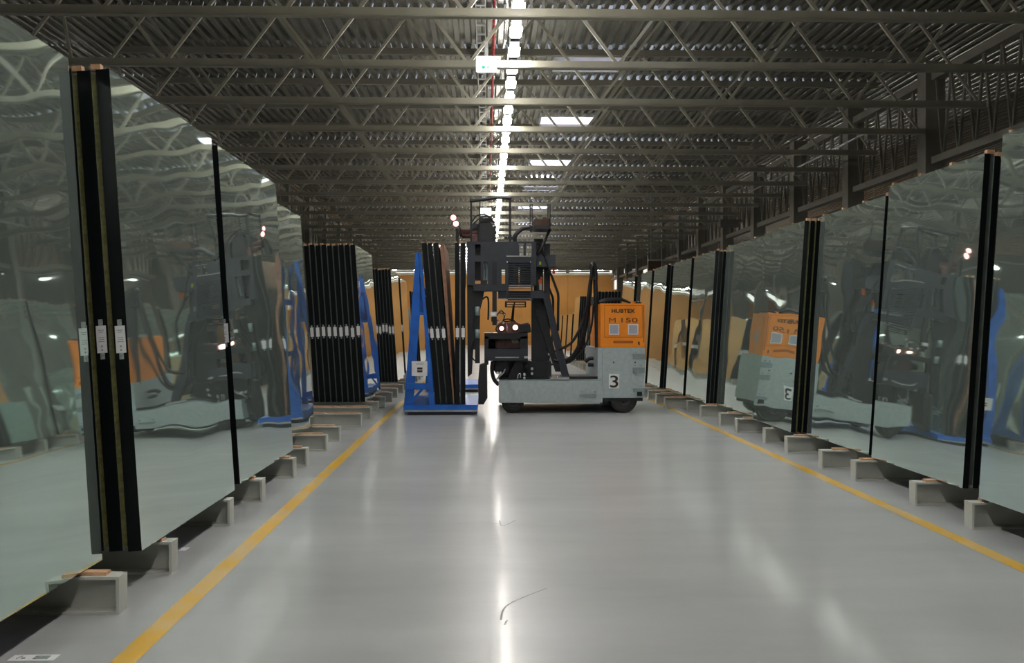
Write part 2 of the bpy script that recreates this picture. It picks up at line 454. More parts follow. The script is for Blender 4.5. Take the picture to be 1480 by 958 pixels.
# columns and side girders
CY = [22.3 + 4.8 * k for k in range(-7, 13)]
def make_column(x, s):
    t = thing('steel_column', 'x', 'column', (x, 0, 0), 'steel columns')
    d = .46 * s
    for nm, q in (('flange', (x, x + .05 * s, -.21, .21)), ('flange', (x + d - .05 * s, x + d, -.21, .21)), ('web', (x + .05 * s, x + d - .05 * s, -.03, .03)), ):
        obj(nm, box_bm(q[0], q[1], q[2], q[3], 0.03, 7.75), M['girder'], t)
    obj('base_plate', box_bm(x - .06 * s, x + d + .06 * s, -.28, .28, 0, .03), M['girder'], t)
    obj('cover_plate', box_bm(x + .05 * s, x + d - .05 * s, -.20, -.18, 0.5, 7.75), M['girder'], t)
    return t
def make_girder(x, s):
    t = thing('side_girder', 'x', 'girder', (x, 0, 0), 'lattice girders between the columns')
    xa, xb = x + .12 * s, x + .34 * s
    a, b = .24, 4.56
    obj('bottom_chord', box_bm(xa, xb, a, b, 5.38, 5.54), M['girder'], t)
    obj('top_chord', box_bm(xa, xb, a, b, 7.30, 7.48), M['girder'], t)
    n = 6; st = (b - a) / n; xm = (xa + xb) / 2
    def wm(dy):
        bm = bmesh.new(); add_tube(bm, [(0, 0, 5.54), (0, dy, 7.30)], .036, 4); return mesh_of('web_bar', bm, M['girder'])
    m1, m2 = wm(st / 2 - .04), wm(-st / 2 + .04)
    for i in range(n):
        yy = a + st * (i + .5)
        link('web_bar', m1, t, (xm - x, yy + .03, 0)); link('web_bar', m2, t, (xm - x, yy - .03, 0))
    return t
for side, x, s in (('right', GR, 1), ('left', GL, -1)):
    c0, g0 = make_column(x, s), make_girder(x, s)
    first = True
    n = 0
    for i, y in enumerate(CY):
        if y + 4.8 > Y1 - .3 or y < (36 if side == 'left' else 12): continue
        c = c0 if first else copy_tree(c0); c.location.y = y
        c['group'] = 'steel columns along the %s' % side
        g = g0 if first else copy_tree(g0); g.location.y = y
        g['group'] = 'lattice girders along the %s' % side
        first = False
        if side == 'left':
            c['label'] = '%s steel column visible deep above the left glass stacks' % ORD[n]
            g['label'] = '%s lattice girder visible deep above the left glass stacks' % ORD[n]
            n += 1
        elif y < 20:
            c['label'] = 'steel column past the right edge, %s' % ('nearest' if y < 15 else 'just hidden')
            g['label'] = 'lattice girder at the right edge with closely spaced V bars' if y > 15 else 'lattice girder past the right edge of the photo'
        else:
            c['label'] = ('%s steel column from the camera above the right glass row' % ORD[n]) if n < 20 else 'far steel column above the right glass row'
            g['label'] = ('lattice girder just behind the %s right-hand column' % ORD[n]) if n < 20 else 'far lattice girder above the right glass row'
            n += 1

# lamp row
LX = 0.455
LZ = CH_Z + .10
rail = thing('lighting_rail', 'long lamp rail running down the middle of the roof', 'rail', (LX, 0, LZ + .20))
obj('rail', box_bm(LX - .035, LX + .035, -9, 80, LZ + .20, LZ + .26), M['dark'], rail)
hm = mesh_of('hanger_rod', tube_bm([(0, 0, LZ + .26 - rail.location.z), (0, 0, TZ - .05 - rail.location.z)], .008, 6), M['zinc'])
for k in TK: link('hanger_rod', hm, rail, (0, ty(k), 0))
def make_light(label, grp):
    t = thing('strip_light', label, 'ceiling light', (0, 0, LZ), grp)
    bm = box_bm(-.095, .095, -.245, .245, LZ, LZ + .055, .02); obj('lamp_tube_cover', bm, M['lamp'], t)
    bm = bmesh.new(); add_prism(bm, [(-.075, LZ + .0605), (.075, LZ + .0605), (.045, LZ + .20), (-.045, LZ + .20)], -.47, .47)
    bmesh.ops.recalc_face_normals(bm, faces=bm.faces[:]); obj('housing', bm, M['dark'], t)
    return t
l0 = make_light('x', 'strip lights in the middle row')
LP = 1.11
nl = 0
ystart = 14.15 - LP * 20
for i in range(86):
    y = ystart + LP * i
    if y > 79: break
    o = l0 if i == 0 else copy_tree(l0)
    o.location = (LX, y, LZ)
    if y < 13.6: o['label'] = 'white strip light in the middle row above the camera'
    else:
        o['label'] = ('%s white strip light from the top of the photo in the middle row' % ORD[nl]) if nl < 29 else 'small far white strip light in the middle row'
        nl += 1
# side bays have their own lamp rows
for x, nm in ((14.9, 'right'), (-13.0, 'left')):
    r = thing('lighting_rail', 'lamp rail over the %s side bay beyond the columns' % nm, 'rail', (x, 0, LZ + .20))
    obj('rail', box_bm(x - .035, x + .035, -9, 80, LZ + .20, LZ + .26), M['zinc'], r)
    hm2 = mesh_of('hanger_rod', tube_bm([(0, 0, .06), (0, 0, DECK_Z - LZ - .16)], .008, 6), M['zinc'])
    for i in range(18): link('hanger_rod', hm2, r, (0, -8 + 5 * i, 0))
    for i in range(18):
        o = copy_tree(l0); o.location = (x, -8 + 4.9 * i, LZ)
        for ch in o.children:
            if ch.name.startswith('lamp_tube'):
                if 'side_lamp' not in M:
                    M['side_lamp'] = emit('side_lamp_glow', (1.0, 0.965, 0.91), 8); SIDE_ME = ch.data.copy(); SIDE_ME.materials[0] = M['side_lamp']
                ch.data = SIDE_ME
        o['label'] = 'strip light over the %s side bay beyond the columns' % nm; o['group'] = 'strip lights over the %s side bay' % nm

# guessed cross row of lamps, added to brighten the end wall
YE = 80.6
r = thing('lighting_rail', 'added lamp rail across the hall in front of the tan end wall', 'rail', (0, YE, LZ + .20))
obj('rail', box_bm(GL, GR, YE - .035, YE + .035, LZ + .20, LZ + .26), M['dark'], r)
hm3 = mesh_of('hanger_rod', tube_bm([(0, 0, .06), (0, 0, DECK_Z - LZ - .20)], .008, 6), M['zinc'])
for i in range(7): link('hanger_rod', hm3, r, (GL + .4 + 2.95 * i, 0, 0))
for i in range(10):
    o = copy_tree(l0); o.location = (GL + .65 + 1.91 * i, YE, LZ); o.rotation_euler.z = math.pi / 2
    o['label'] = '%s added strip light from the left in the row before the end wall' % ORD[i]; o['group'] = 'added strip lights before the end wall'

# red sprinkler pipe, cable ladder, conduit, exit sign
p = thing('sprinkler_pipe', 'thin red sprinkler pipe left of the lamp row', 'pipe', (0.12, 0, 7.3))
obj('pipe', tube_bm([(.13, -9, 7.3), (.13, 80, 7.3)], .028, 10), M['red'], p)
for k in TK: obj('pipe_hanger', box_bm(.12, .14, ty(k) - .01, ty(k) + .01, 7.325, TZ - .05), M['zinc'], p)
p = thing('cable_ladder', 'grey cable ladder beside the red pipe under the roof', 'cable tray', (-.12, 0, 7.5))
for dx in (-.09, .09): obj('side_rail', box_bm(-.12 + dx - .01, -.12 + dx + .01, -9, 80, 7.5, 7.56), M['zinc'], p)
rm = mesh_of('rung', box_bm(-.08, .08, -.05, .05, 0.005, .03), M['zinc'])
for i in range(150): link('rung', rm, p, (0, -8.8 + .59 * i, 0))
for k in TK: obj('tray_hanger', box_bm(-.125, -.115, ty(k) - .01, ty(k) + .01, 7.53, TZ - .05), M['zinc'], p)
a, b = at_y(1255, 190, 22.9), at_y(1122, 262, 30.6)
p = thing('conduit_pipe', 'long bright conduit hung below the trusses near the right columns', 'pipe', (a.x, 22.9, a.z))
obj('pipe', tube_bm([a, (a.x, 33.5, a.z)], .03, 8), M['silver'], p)
for yy in (23.0, 28.5):
    obj('junction_box', box_bm(a.x - .02, a.x + .22, yy - .1, yy + .1, a.z - .18, a.z - .03), M['zinc'], p)
for k in range(3, 8):
    if 22.9 < ty(k) < 33.5: obj('pipe_clip', box_bm(a.x - .02, a.x + .02, ty(k) - .02, ty(k) + .02, min(a.z + .03, CH_Z - .1), CH_Z - .07), M['zinc'], p)
def sign_box(u0, v0, u1, v1, Y, label):
    q0, q1 = at_y(u0, v1, Y), at_y(u1, v0, Y)
    t = thing('emergency_sign', label, 'sign', ((q0.x + q1.x) / 2, Y + .05, q0.z))
    obj('casing', box_bm(q0.x, q1.x, Y, Y + .09, q0.z, q1.z, .01), M['sign'], t)
    obj('bracket', box_bm((q0.x + q1.x) / 2 - .03, (q0.x + q1.x) / 2 + .03, Y + .02, Y + .07, q1.z, q1.z + .25), M['zinc'], t)
    for fx, r in ((.36, .03), (.58, .018)):
        bm = bmesh.new(); cx = q0.x + (q1.x - q0.x) * fx; cz = q0.z + (q1.z - q0.z) * .27
        add_lathe_y(bm, [(r, Y - .004), (r, Y - .0005)], cx, cz, 12); obj('green_mark', bm, M['green'], t)
sign_box(688, 81, 718, 103, ty(1) - .19, 'white lit emergency sign box on the second truss')
sign_box(694, 300, 710, 311, ty(9) - .19, 'small far white emergency sign box above the truck')

# ------------------------------------------------------------------ glass racks
ZB = 0.2365
LEAN = math.radians(3.7)
def lean_pt(s, a, b, c, ln, lift):
    return (s * (a * math.cos(ln) + c * math.sin(ln)), b, c * math.cos(ln) - a * math.sin(ln) + lift)
_cache = {}
def leaned_box(name, s, a0, a1, b0, b1, c0, c1, ln, lift, mats, facef=None):
    key = (name, s, round(a0, 4), round(a1, 4), round(b0, 4), round(b1, 4), round(c0, 3), round(c1, 3), round(ln, 4), mats[0].name)
    if key in _cache: return _cache[key]
    bm = bmesh.new()
    fs = add_box(bm, a0, a1, b0, b1, c0, c1)
    if facef:
        for i in facef: fs[i].material_index = 1
    for v in bm.verts: v.co = lean_pt(s, v.co.x, v.co.y, v.co.z, ln, lift)
    bmesh.ops.recalc_face_normals(bm, faces=bm.faces[:])
    me = mesh_of(name, bm, mats); _cache[key] = me
    return me
def make_pack(label, group, s, X, Y, Z, t, L, h, ln=LEAN, rz=0.0, gap=0.0, tagz=None, strip=None, pegs=4, near=False, tagw=None):
    T = thing('glass_pack', label, 'glass pack', (X, Y, Z), group)
    T.rotation_euler.z = rz
    lift = t * math.sin(ln)
    link('sheets', leaned_box('sheets', s, 0, t, 0, L, 0, h, ln, lift, [M['edge'], M['glass']], (3, 5)), T)
    if strip is not None and gap > .004:
        link('spacer_strip', leaned_box('spacer_strip', s, t + .001, t + gap - .001, .012, .05, .03, h - .02, ln, lift, [M[strip]]), T)
    if pegs:
        for i in range(pegs):
            b = .0 + (L - .06) * i / max(1, pegs - 1)
            link('wood_peg', leaned_box('wood_peg', s, t - .03, t + max(gap, .012) - .002, 0, .05, h + .0005, h + .035, ln, lift, [M['wood']]), T, (0, b, 0))
    if tagz is not None:
        w = min(tagw or .062, t * .78); c = t / 2
        q = link('label_tag', leaned_box('label_tag', s, c - w / 2, c + w / 2, -.004, -.0005, tagz - .085, tagz + .085, ln, lift, [M['paper']]), T)
        for dz0, dz1 in ((.085, .125), (-.125, -.085)):
            link('tape', leaned_box('tape', s, c - w * .22, c + w * .22, -.0035, -.0005, tagz + dz0, tagz + dz1, ln, lift, [M['tape']]), q)
        if near:
            for zz, ww in ((.055, .30), (.043, .22), (.008, .30), (-.004, .26), (-.016, .32), (-.05, .10), (-.072, .07)):
                link('print_line', leaned_box('print_line', s, c - w * ww, c + w * ww, -.0048, -.0041, tagz + zz, tagz + zz + (.012 if ww < .15 else .004), ln, lift, [M['print']]), q)
    return T
def stack(s, u, v, n, t, gap, L, top=None, h=None, X=None, Y=None, desc='', tag_c=None, strip='edge_band', near=False, pegs=4, rz=None, ptag=1.0):
    """u,v: pixel of the near, aisle-side bottom corner"""
    if Y is None:
        q = on_z(u, v, ZB); Y = q.y
        if X is None: X = q.x
    if h is None:
        h = (at_y(u, top, Y).z - ZB) / math.cos(LEAN)
    if rz is None: rz = random.uniform(-.004, .004)
    pit = (t + gap) / math.cos(LEAN)
    out = []
    for i in range(n):
        hh = h - (0 if i == 0 else random.choice((0, 0, .01, .02)))
        x = X + s * pit * i
        tz = None
        if tag_c is not None and random.random() <= ptag: tz = tag_c + (random.uniform(-.03, .03) if n > 3 else 0)
        if n == 1: lab = 'single glass pack %s' % desc
        else: lab = 'glass pack %s, %s from the aisle' % (desc, ORD[i])
        out.append(make_pack(lab, 'glass packs on the %s racks' % ('left' if s < 0 else 'right'), s, x, Y, ZB, t, L, hh, LEAN, rz, gap if i < n - 1 else 0, tz, strip, pegs, near))
    return Y, X, h

# left row (near to far)
q = on_z(148, 810, ZB)
A_L = 2.3
stack(-1, 0, 0, 3, .085, .03, A_L, h=3.02, X=q.x - .0, Y=q.y - A_L, desc='nearest on the left, filling the left edge', tag_c=1.32, near=True, rz=0.0)
stack(-1, 205, 797, 3, .085, .032, 2.25, top=101, desc='in the left stack with the olive strip', tag_c=1.33, strip='strip_olive', near=True, rz=.0015)
stack(-1, 347, 700, 2, .090, .03, 2.35, top=211, desc='in the second dark-ended left stack, before the gap', tag_c=1.35, near=True, rz=-.001)
q = on_z(455, 613, ZB)
stack(-1, 0, 0, 2, .085, .025, 2.4, h=2.98, X=q.x, Y=q.y - 2.4, desc='set back just beyond the second left stack', tag_c=None, rz=.003)
stack(-1, 528, 581, 9, .0855, .0215, 2.5, top=354, desc='in the thick nine-pack stack left of the blue trolley', tag_c=1.30, pegs=3, strip='edge_band')
stack(-1, 575, 552, 7, .065, .016, 2.1, top=389, desc='in the seven-pack stack farther behind on the left', tag_c=1.33, pegs=2)
stack(-1, 587, 539, 2, .065, .016, 2.2, top=402, desc='far on the left beside the blue frame', tag_c=1.35, pegs=2)
for i, (Y, n) in enumerate(((34.5, 3), (37.5, 2), (41, 5), (45, 3), (49, 4), (53, 2))):
    stack(-1, 0, 0, n, .07, .016, 2.25, h=2.65, X=-2.35 - .08 * (i % 2), Y=Y, desc='in the %s tiny stack deep on the left' % ORD[i], tag_c=1.2, pegs=0)

# right row
q = on_z(1414.5, 720, ZB)
stack(1, 0, 0, 3, .07, .03, 2.3, h=2.98, X=q.x, Y=q.y - 2.3, desc='nearest on the right, cut by the right edge', rz=0.0)
stack(1, 1391, 706, 3, .052, .038, 2.0, top=222, desc='in the right stack nearest with dark ends', strip='edge_band', rz=-.001)
stack(1, 1255.5, 658, 2, .05, .03, 2.05, top=283, desc='on the right showing only a thin dark edge', rz=.001)
stack(1, 1143, 625, 3, .058, .022, 1.85, top=319, desc='in the right stack whose face mirrors the orange hood', strip='strip_olive', rz=-.001)
stack(1, 0, 0, 2, .06, .02, 2.6, h=2.84, X=4.16, Y=14.85, desc='set back on the right beyond the hood reflection', rz=.002)
stack(1, 1020, 583, 4, .058, .014, 1.8, top=362, desc='in the right stack of four before the truck', rz=.001)
stack(1, 987, 572, 1, .06, .014, 1.9, top=373, desc='with a thin edge right of the truck')
stack(1, 953, 561, 2, .08, .018, 1.7, top=383, desc='in the pair right of the truck, second from it')
stack(1, 932, 554, 2, .06, .018, 1.8, top=391, desc='in the pair just right of the orange hood')
stack(1, 0, 0, 1, .07, .018, 2.2, h=2.75, X=3.80, Y=25.95, desc='seen above the orange hood')
stack(1, 0, 0, 8, .098, .028, 2.2, h=2.75, X=4.02, Y=37.4, desc='in the thick far stack behind the hoses', pegs=0)
stack(1, 0, 0, 4, .07, .018, 2.2, h=2.65, X=3.70, Y=40.2, desc='in the four-pack far stack by the hoses', pegs=0)
for i, (Y, n) in enumerate(((43.5, 2), (46.5, 1), (49.5, 3), (53, 2), (57, 2))):
    stack(1, 0, 0, n, .07, .016, 2.25, h=1.95, X=3.72, Y=Y, desc='in the %s low stack deep on the right' % ORD[i], pegs=0)

# rack stands: channel beam on the floor with end plate, wooden strip, raked upright behind
def make_stand(s):
    t = thing('rack_stand', 'x', 'rack stand', (0, 0, 0), 'rack stands')
    L, hh, d = 1.62, .215, .13
    def bx(x0, x1, y0, y1, z0, z1): return box_bm(s * x0, s * x1, y0, y1, z0, z1)
    bm = bmesh.new()
    for q in ((.018, L, 0, d, 0, .016), (.018, L, 0, d, hh - .016, hh), (.018, L, d * .75, d * .75 + .012, .016, hh - .016)):
        add_box(bm, min(s * q[0], s * q[1]), max(s * q[0], s * q[1]), q[2], q[3], q[4], q[5])
    obj('channel_beam', bm, M['stand'], t)
    obj('end_plate', bx(0, .018, 0, d, 0, hh), M['stand'], t)
    o = obj('wood_strip', box_bm(-.25, .25, -.035, .035, 0, .02), M['wood'], t)
    o.location = (s * .32, d / 2, hh)
    o2 = obj('wood_strip', box_bm(-.42, .42, -.035, .035, 0, .019), M['wood'], t)
    o2.location = (s * 1.02, d / 2, hh)
    bm = bmesh.new(); add_box(bm, 0, .1, .01, d - .01, 0, 2.3)
    for v in bm.verts:
        c = v.co.z; v.co.x = s * (1.50 + v.co.x + c * math.sin(LEAN)); v.co.z = hh + c * math.cos(LEAN)
    bmesh.ops.recalc_face_normals(bm, faces=bm.faces[:])
    obj('upright', bm, M['stand'], t)
    return t
st0 = {-1: make_stand(-1), 1: make_stand(1)}
used = {-1: False, 1: False}
cnt = {-1: 0, 1: 0}
def place_stand(s, x, y):
    if not used[s]: t = st0[s]; used[s] = True
    else: t = copy_tree(st0[s])
    t.location = (x, y, 0)
    side = 'left' if s < 0 else 'right'
    i = cnt[s]; cnt[s] += 1
    if i < 14: t['label'] = '%s visible grey floor stand from the camera along the %s row' % (ORD[i], side)
    else: t['label'] = 'small far grey floor stand along the %s row' % side
    t['group'] = 'rack stands along the %s row' % side
    for ch in t.children:
        if ch.name.startswith('wood_strip') and abs(ch.location.x) < .5:
            ch.rotation_euler.z = random.uniform(-.10, .10); ch.location.x += random.uniform(-.04, .04)
    return t
Lst = [(172, 888), (248, 830), (332, 760), (379, 726), (425, 691), (443.5, 674), (472, 652), (491, 638)]
yl = [on_z(u, v) for u, v in Lst]
for q in yl: place_stand(-1, q.x, q.y)
ya = yl[-1].y
for i, d in enumerate((14.6, 15.9, 17.2, 18.4, 19.6, 21.0, 22.3, 23.8, 25.0, 26.3, 28.8, 30.0, 31.2, 34.7, 36, 37.8, 39.2, 41.3, 42.6, 45.3, 46.6, 49.4, 50.6, 53.4, 54.6)):
    if d > ya + .8: place_stand(-1, -2.06, d)
Rst = [(1405, 765), (1323, 731), (1236, 695), (1188, 678), (1138, 655), (1106, 641), (1065, 625), (1041, 616), (1013, 603), (994, 595)]
yr = [on_z(u, v) for u, v in Rst]
for q in yr: place_stand(1, q.x, q.y)
for d in (19.4, 20.4, 21.4, 22.3, 23.3, 24.4, 26.2, 27.4, 28.9, 30.4, 31.9, 33.4, 34.9, 36.3, 37.8, 39.0, 40.6, 41.8, 43.8, 45.2, 46.9, 48.3, 50, 51.4, 53.4, 54.8, 57.4, 58.8):
    if d > yr[-1].y + .6: place_stand(1, 3.58, d)
place_stand(-1, yl[0].x, 4.1); place_stand(1, yr[0].x, 6.2)

# floor stickers
for (u0, v0, u1, v1, nm) in ((10, 955, 88, 946, 'white floor sticker with a grey box at the lower left'), (253, 796, 275, 791, 'small white floor sticker beside the left yellow line')):
    a, b = on_z(u0, v0), on_z(u1, v1)
    t = thing('floor_sticker', nm, 'sticker', (a.x, a.y, 0))
    obj('paper', box_bm(a.x, b.x, a.y, b.y, .0005, .0015), M['paper'], t)
    if u0 == 10:
        w, d = b.x - a.x, b.y - a.y
        obj('grey_box', box_bm(a.x + w * .5, a.x + w * .83, a.y + d * .2, a.y + d * .8, .0016, .0022), M['tape'], t)
        bm = bmesh.new()
        add_tube(bm, [(a.x + w * .16, a.y + d * .25, .003), (a.x + w * .22, a.y + d * .7, .003), (a.x + w * .26, a.y + d * .3, .003), (a.x + w * .33, a.y + d * .35, .003)], .004, 5)
        obj('symbol', bm, M['print'], t)

# ------------------------------------------------------------------ blue trolley with packs
TYb = on_z(636, 600).y
def tp(u, v, dy=0.0):
    return at_y(u, v, TYb + dy)
def pbox(u0, v0, u1, v1, d0, d1, bev=0.0, fn=tp):
    a, b = fn(u0, v1, d0), fn(u1, v0, d0)
    return box_bm(a.x, b.x, a.y, a.y + (d1 - d0), a.z, b.z, bev)
def ppoly(pts, d0, d1, fn=tp):
    q = [fn(u, v, d0) for u, v in pts]
    return prism_bm([(p.x, p.z) for p in q], q[0].y, q[0].y + d1 - d0)
def make_trolley(label):
    o3 = tp(636, 600, 0); 
    t = thing('glass_trolley', label, 'trolley', (o3.x, TYb, 0))
    zb = tp(600, 585, 0).z
    LY = 2.5
    obj('base_platform', pbox(583, 585, 690, 595.5, 0, LY, .006), M['blue'], t)
    obj('skid', box_bm(tp(589, 600).x, tp(683, 600).x, TYb + .03, TYb + LY - .03, 0.0, tp(600, 595.5).z), M['dark'], t)
    obj('edge_strip', pbox(584, 592.5, 690, 595, -.006, -.001), M['zinc'], t)
    for d in (.05, LY - .18):
        for nm, pl in (('frame_leg', [(584, 585), (597, 585), (606.5, 453), (606, 365), (601, 365)]),
                       ('frame_leg', [(620, 585), (628.5, 585), (616.5, 453), (608.5, 365), (604, 365), (612, 453)])):
            obj(nm, ppoly(pl, d, d + .10), M['blue'], t)
        obj('gusset_plate', ppoly([(600.5, 400), (610, 400), (615, 453), (596, 453)], d + .05, d + .07), M['blue_dark'], t)
        obj('tie_bar', pbox(588, 554, 623, 563, d - .03, d + .09), M['blue'], t)
        obj('tie_bar', pbox(595, 451, 614, 455, d - .005, d + .09), M['blue'], t)
        obj('brace', ppoly([(589, 584), (594, 584), (612, 563), (607, 563)], d + .01, d + .08), M['blue'], t)
    pl = obj('document_plate', pbox(595, 522, 617.5, 543, .02, .045), M['paper'], t)
    obj('print_block', pbox(603, 531, 610.5, 538, .017, .0195), M['letter'], pl)
    obj('print_line', pbox(603.5, 534, 610, 535, .014, .0165), M['paper'], pl)
    obj('print_line', pbox(601, 525.5, 612, 526.5, .017, .0195), M['print'], pl)
    # sloped bed behind the packs
    a, b = tp(610, 372), tp(626, 583)
    for d in (.5, 1.2, 1.9):
        obj('bed_rail', ppoly([(606, 372), (609, 372), (628, 583), (624, 583)], d, d + .08), M['blue_dark'], t)
    for v in (420, 500, 560):
        uu = 608 + (v - 372) / 211 * 17
        obj('cross_rail', pbox(uu - 4, v - 4, uu + .5, v + 4, .15, LY - .18), M['blue_dark'], t)
    return t
tr1 = make_trolley('blue steel A-frame trolley carrying dark glass packs left of the truck')
tr2 = copy_tree(tr1)
tr2['label'] = 'second blue trolley glimpsed behind the glass packs and truck'
q = on_z(696, 566.5)
tr2.location = (q.x - (tp(690, 600).x - tr1.location.x), q.y, 0)
# leaning packs on the trolley
zt = tp(600, 584.8).z
tops = ((608.5, 616.0), (617.5, 624.5), (626, 632.8)); bots = ((628.6, 636.0), (637.4, 644.2), (645.8, 653.0))
ln = math.atan((tp(628.6, 581).x - tp(608.5, 351).x) / (tp(628, 351).z - zt))
for i in range(3):
    # local outward axis points left (s=-1): the corner given is the aisle-side (right) bottom corner
    t_ = (tp(bots[i][1], 584).x - tp(bots[i][0], 584).x) * math.cos(ln)
    hh = (tp(600, 351).z - zt) / math.cos(ln)
    gp = 0.018
    make_pack('dark leaning glass pack on the blue trolley, %s from the frame' % ORD[i], 'glass packs on the trolley', -1, tp(bots[i][1] + .4, 584).x, TYb + .06, zt + .001, t_, 2.25, hh, ln, 0, gp if i else 0, 1.32, 'edge_band', 2)
# wooden board leaning between
t = tag(obj('wooden_board', ppoly([(635.6, 352), (641.5, 352), (656.8, 584), (655.0, 584)], .10, 2.2), M['wood_dark']), 'tapered wooden board between leaning and upright packs on the trolley', 'board')
for i, (u0, u1) in enumerate(((657.5, 664.3), (666, 672.6))):
    a, b = tp(u0, 584), tp(u1, 584)
    make_pack('upright glass pack on the trolley, %s' % ('left of two' if i == 0 else 'right of two beside the truck'), 'upright packs on the trolley', -1, b.x, TYb + .06, zt + .001, b.x - a.x, 2.25, tp(600, 350.5).z - zt, 0.0, 0, .018 if i else 0, 1.33, 'edge_band', 2)

# ------------------------------------------------------------------ the truck
TKY = on_z(745, 597.5).y
def kp(u, v, dy=0.0): return at_y(u, v, TKY + dy)
def kbox(u0, v0, u1, v1, d0, d1, bev=0.0): return pbox(u0, v0, u1, v1, d0, d1, bev, kp)
def kpoly(pts, d0, d1): return ppoly(pts, d0, d1, kp)
o3 = kp(826, 597.5)
TR = thing('side_loader', 'grey and orange glass-handling side loader truck with dark slate mast', 'truck', (o3.x, TKY, 0))
def part(name, bm, m, parent=TR, label=None):
    o = obj(name, bm, M[m], parent)
    if label: o['label'] = label
    return o
def ktube(name, pts, r, m, smooth=True, seg=8, parent=TR):
    q = [kp(*p) for p in pts]
    if smooth: q = catmull(q, 6)
    return part(name, tube_bm(q, r, seg), m, parent)
def letters(name, text, u0, v0, u1, v1, d, m, parent, bold=0.0):
    cu = bpy.data.curves.new('lettering', 'FONT'); cu.body = text; cu.extrude = 0.004; cu.offset = bold
    tmp = bpy.data.objects.new('lettering_tmp', cu); C.objects.link(tmp)
    bpy.context.view_layer.update()
    me = bpy.data.meshes.new_from_object(tmp.evaluated_get(bpy.context.evaluated_depsgraph_get()))
    bpy.data.objects.remove(tmp); bpy.data.curves.remove(cu)
    bm = bmesh.new(); bm.from_mesh(me); bpy.data.meshes.remove(me)
    xs = [v.co.x for v in bm.verts]; ys = [v.co.y for v in bm.verts]
    a, b = kp(u0, v1, d), kp(u1, v0, d)
    for v in bm.verts:
        fx = (v.co.x - min(xs)) / (max(xs) - min(xs)); fy = (v.co.y - min(ys)) / (max(ys) - min(ys))
        v.co = (a.x + fx * (b.x - a.x), a.y - v.co.z * .5, a.z + fy * (b.z - a.z))
    bmesh.ops.recalc_face_normals(bm, faces=bm.faces[:])
    return part(name, bm, m, parent)

DW = 2.3     # truck width away from the camera
# chassis
ch = part('chassis_beam', kbox(721, 550, 871, 582, 0, .42, .008), 'grey')
part('top_rail', kbox(722, 549.2, 869, 550.2, .02, .40), 'grey_d', ch)
part('step', kbox(838, 569.5, 862, 573, -.05, 0), 'grey_d', ch)
for u in (841, 860): part('step_bolt', kbox(u - 1, 565, u + 1, 567, -.015, 0), 'silver', ch)
part('chassis_beam', kbox(721, 552, 871, 582, DW - .42, DW, .008), 'grey')
part('cross_member', kbox(735, 553, 868, 578, .42, DW - .42), 'dark')
for u, r_, v in ((741, 17, 580.5), (901.5, 20.5, 577)):
    c = kp(u, v, .1); r = c.z if True else 0
    for d in (.05, DW - .40):
        bm = bmesh.new(); y = TKY + d
        add_lathe_y(bm, [(r * .55, y + .02), (r * .93, y), (r, y + .05), (r, y + .28), (r * .93, y + .33), (r * .55, y + .31)], c.x, c.z, 32)
        wh = part('wheel', bm, 'tyre')
        bm = bmesh.new(); add_lathe_y(bm, [(r * .52, y + .03), (r * .50, y + .005), (r * .34, y + .0), (r * .32, y + .03), (r * .12, y + .03), (r * .12, y - .005), (r * .05, y - .008)], c.x, c.z, 24)
        part('hub', bm, 'hub', wh)
        for k in range(5):
            a = 2 * math.pi * k / 5; bm = bmesh.new()
            add_lathe_y(bm, [(.012, y - .004), (.012, y + .03)], c.x + r * .22 * math.cos(a), c.z + r * .22 * math.sin(a), 8); part('wheel_nut', bm, 'hub', wh)
part('axle_carrier', kbox(872, 574, 929, 579.5, .03, DW - .03), 'dark')
part('axle_carrier', kbox(872, 579, 888, 586, .45, DW - .45), 'dark')
# rear body
part('rear_body', kbox(871, 502.5, 932, 575, 0, DW, .008), 'grey')
part('rear_body_step', kbox(864, 503, 871.5, 550, .04, DW - .04, .006), 'grey')
for u, v in ((881, 509), (881, 534), (919, 509), (927, 509), (918, 528), (927, 528), (918, 558), (927, 558)):
    bm = bmesh.new(); c = kp(u, v); add_lathe_y(bm, [(.010, TKY - .008), (.014, TKY + .002)], c.x, c.z, 8); part('bolt', bm, 'silver')
for u in (887, 918):
    bm = bmesh.new(); c = kp(u, 523.5); add_lathe_y(bm, [(.014, TKY - .003), (.016, TKY + .002)], c.x, c.z, 10); part('plug', bm, 'dark')
for v0, v1 in ((511, 519), (531, 539), (561, 566)): part('hinge_bracket', kbox(915, v0, 932, v1, -.02, 0, .003), 'grey_d')
part('tow_eye', kbox(921, 566, 928, 572, -.03, 0), 'dark')
np_ = part('number_plate', kbox(880, 540.5, 895, 561.5, -.012, 0), 'white', TR, 'white plate with a black 3')
letters('numeral', '3', 881.8, 542.5, 893.5, 560, -.016, 'letter', np_, .01)
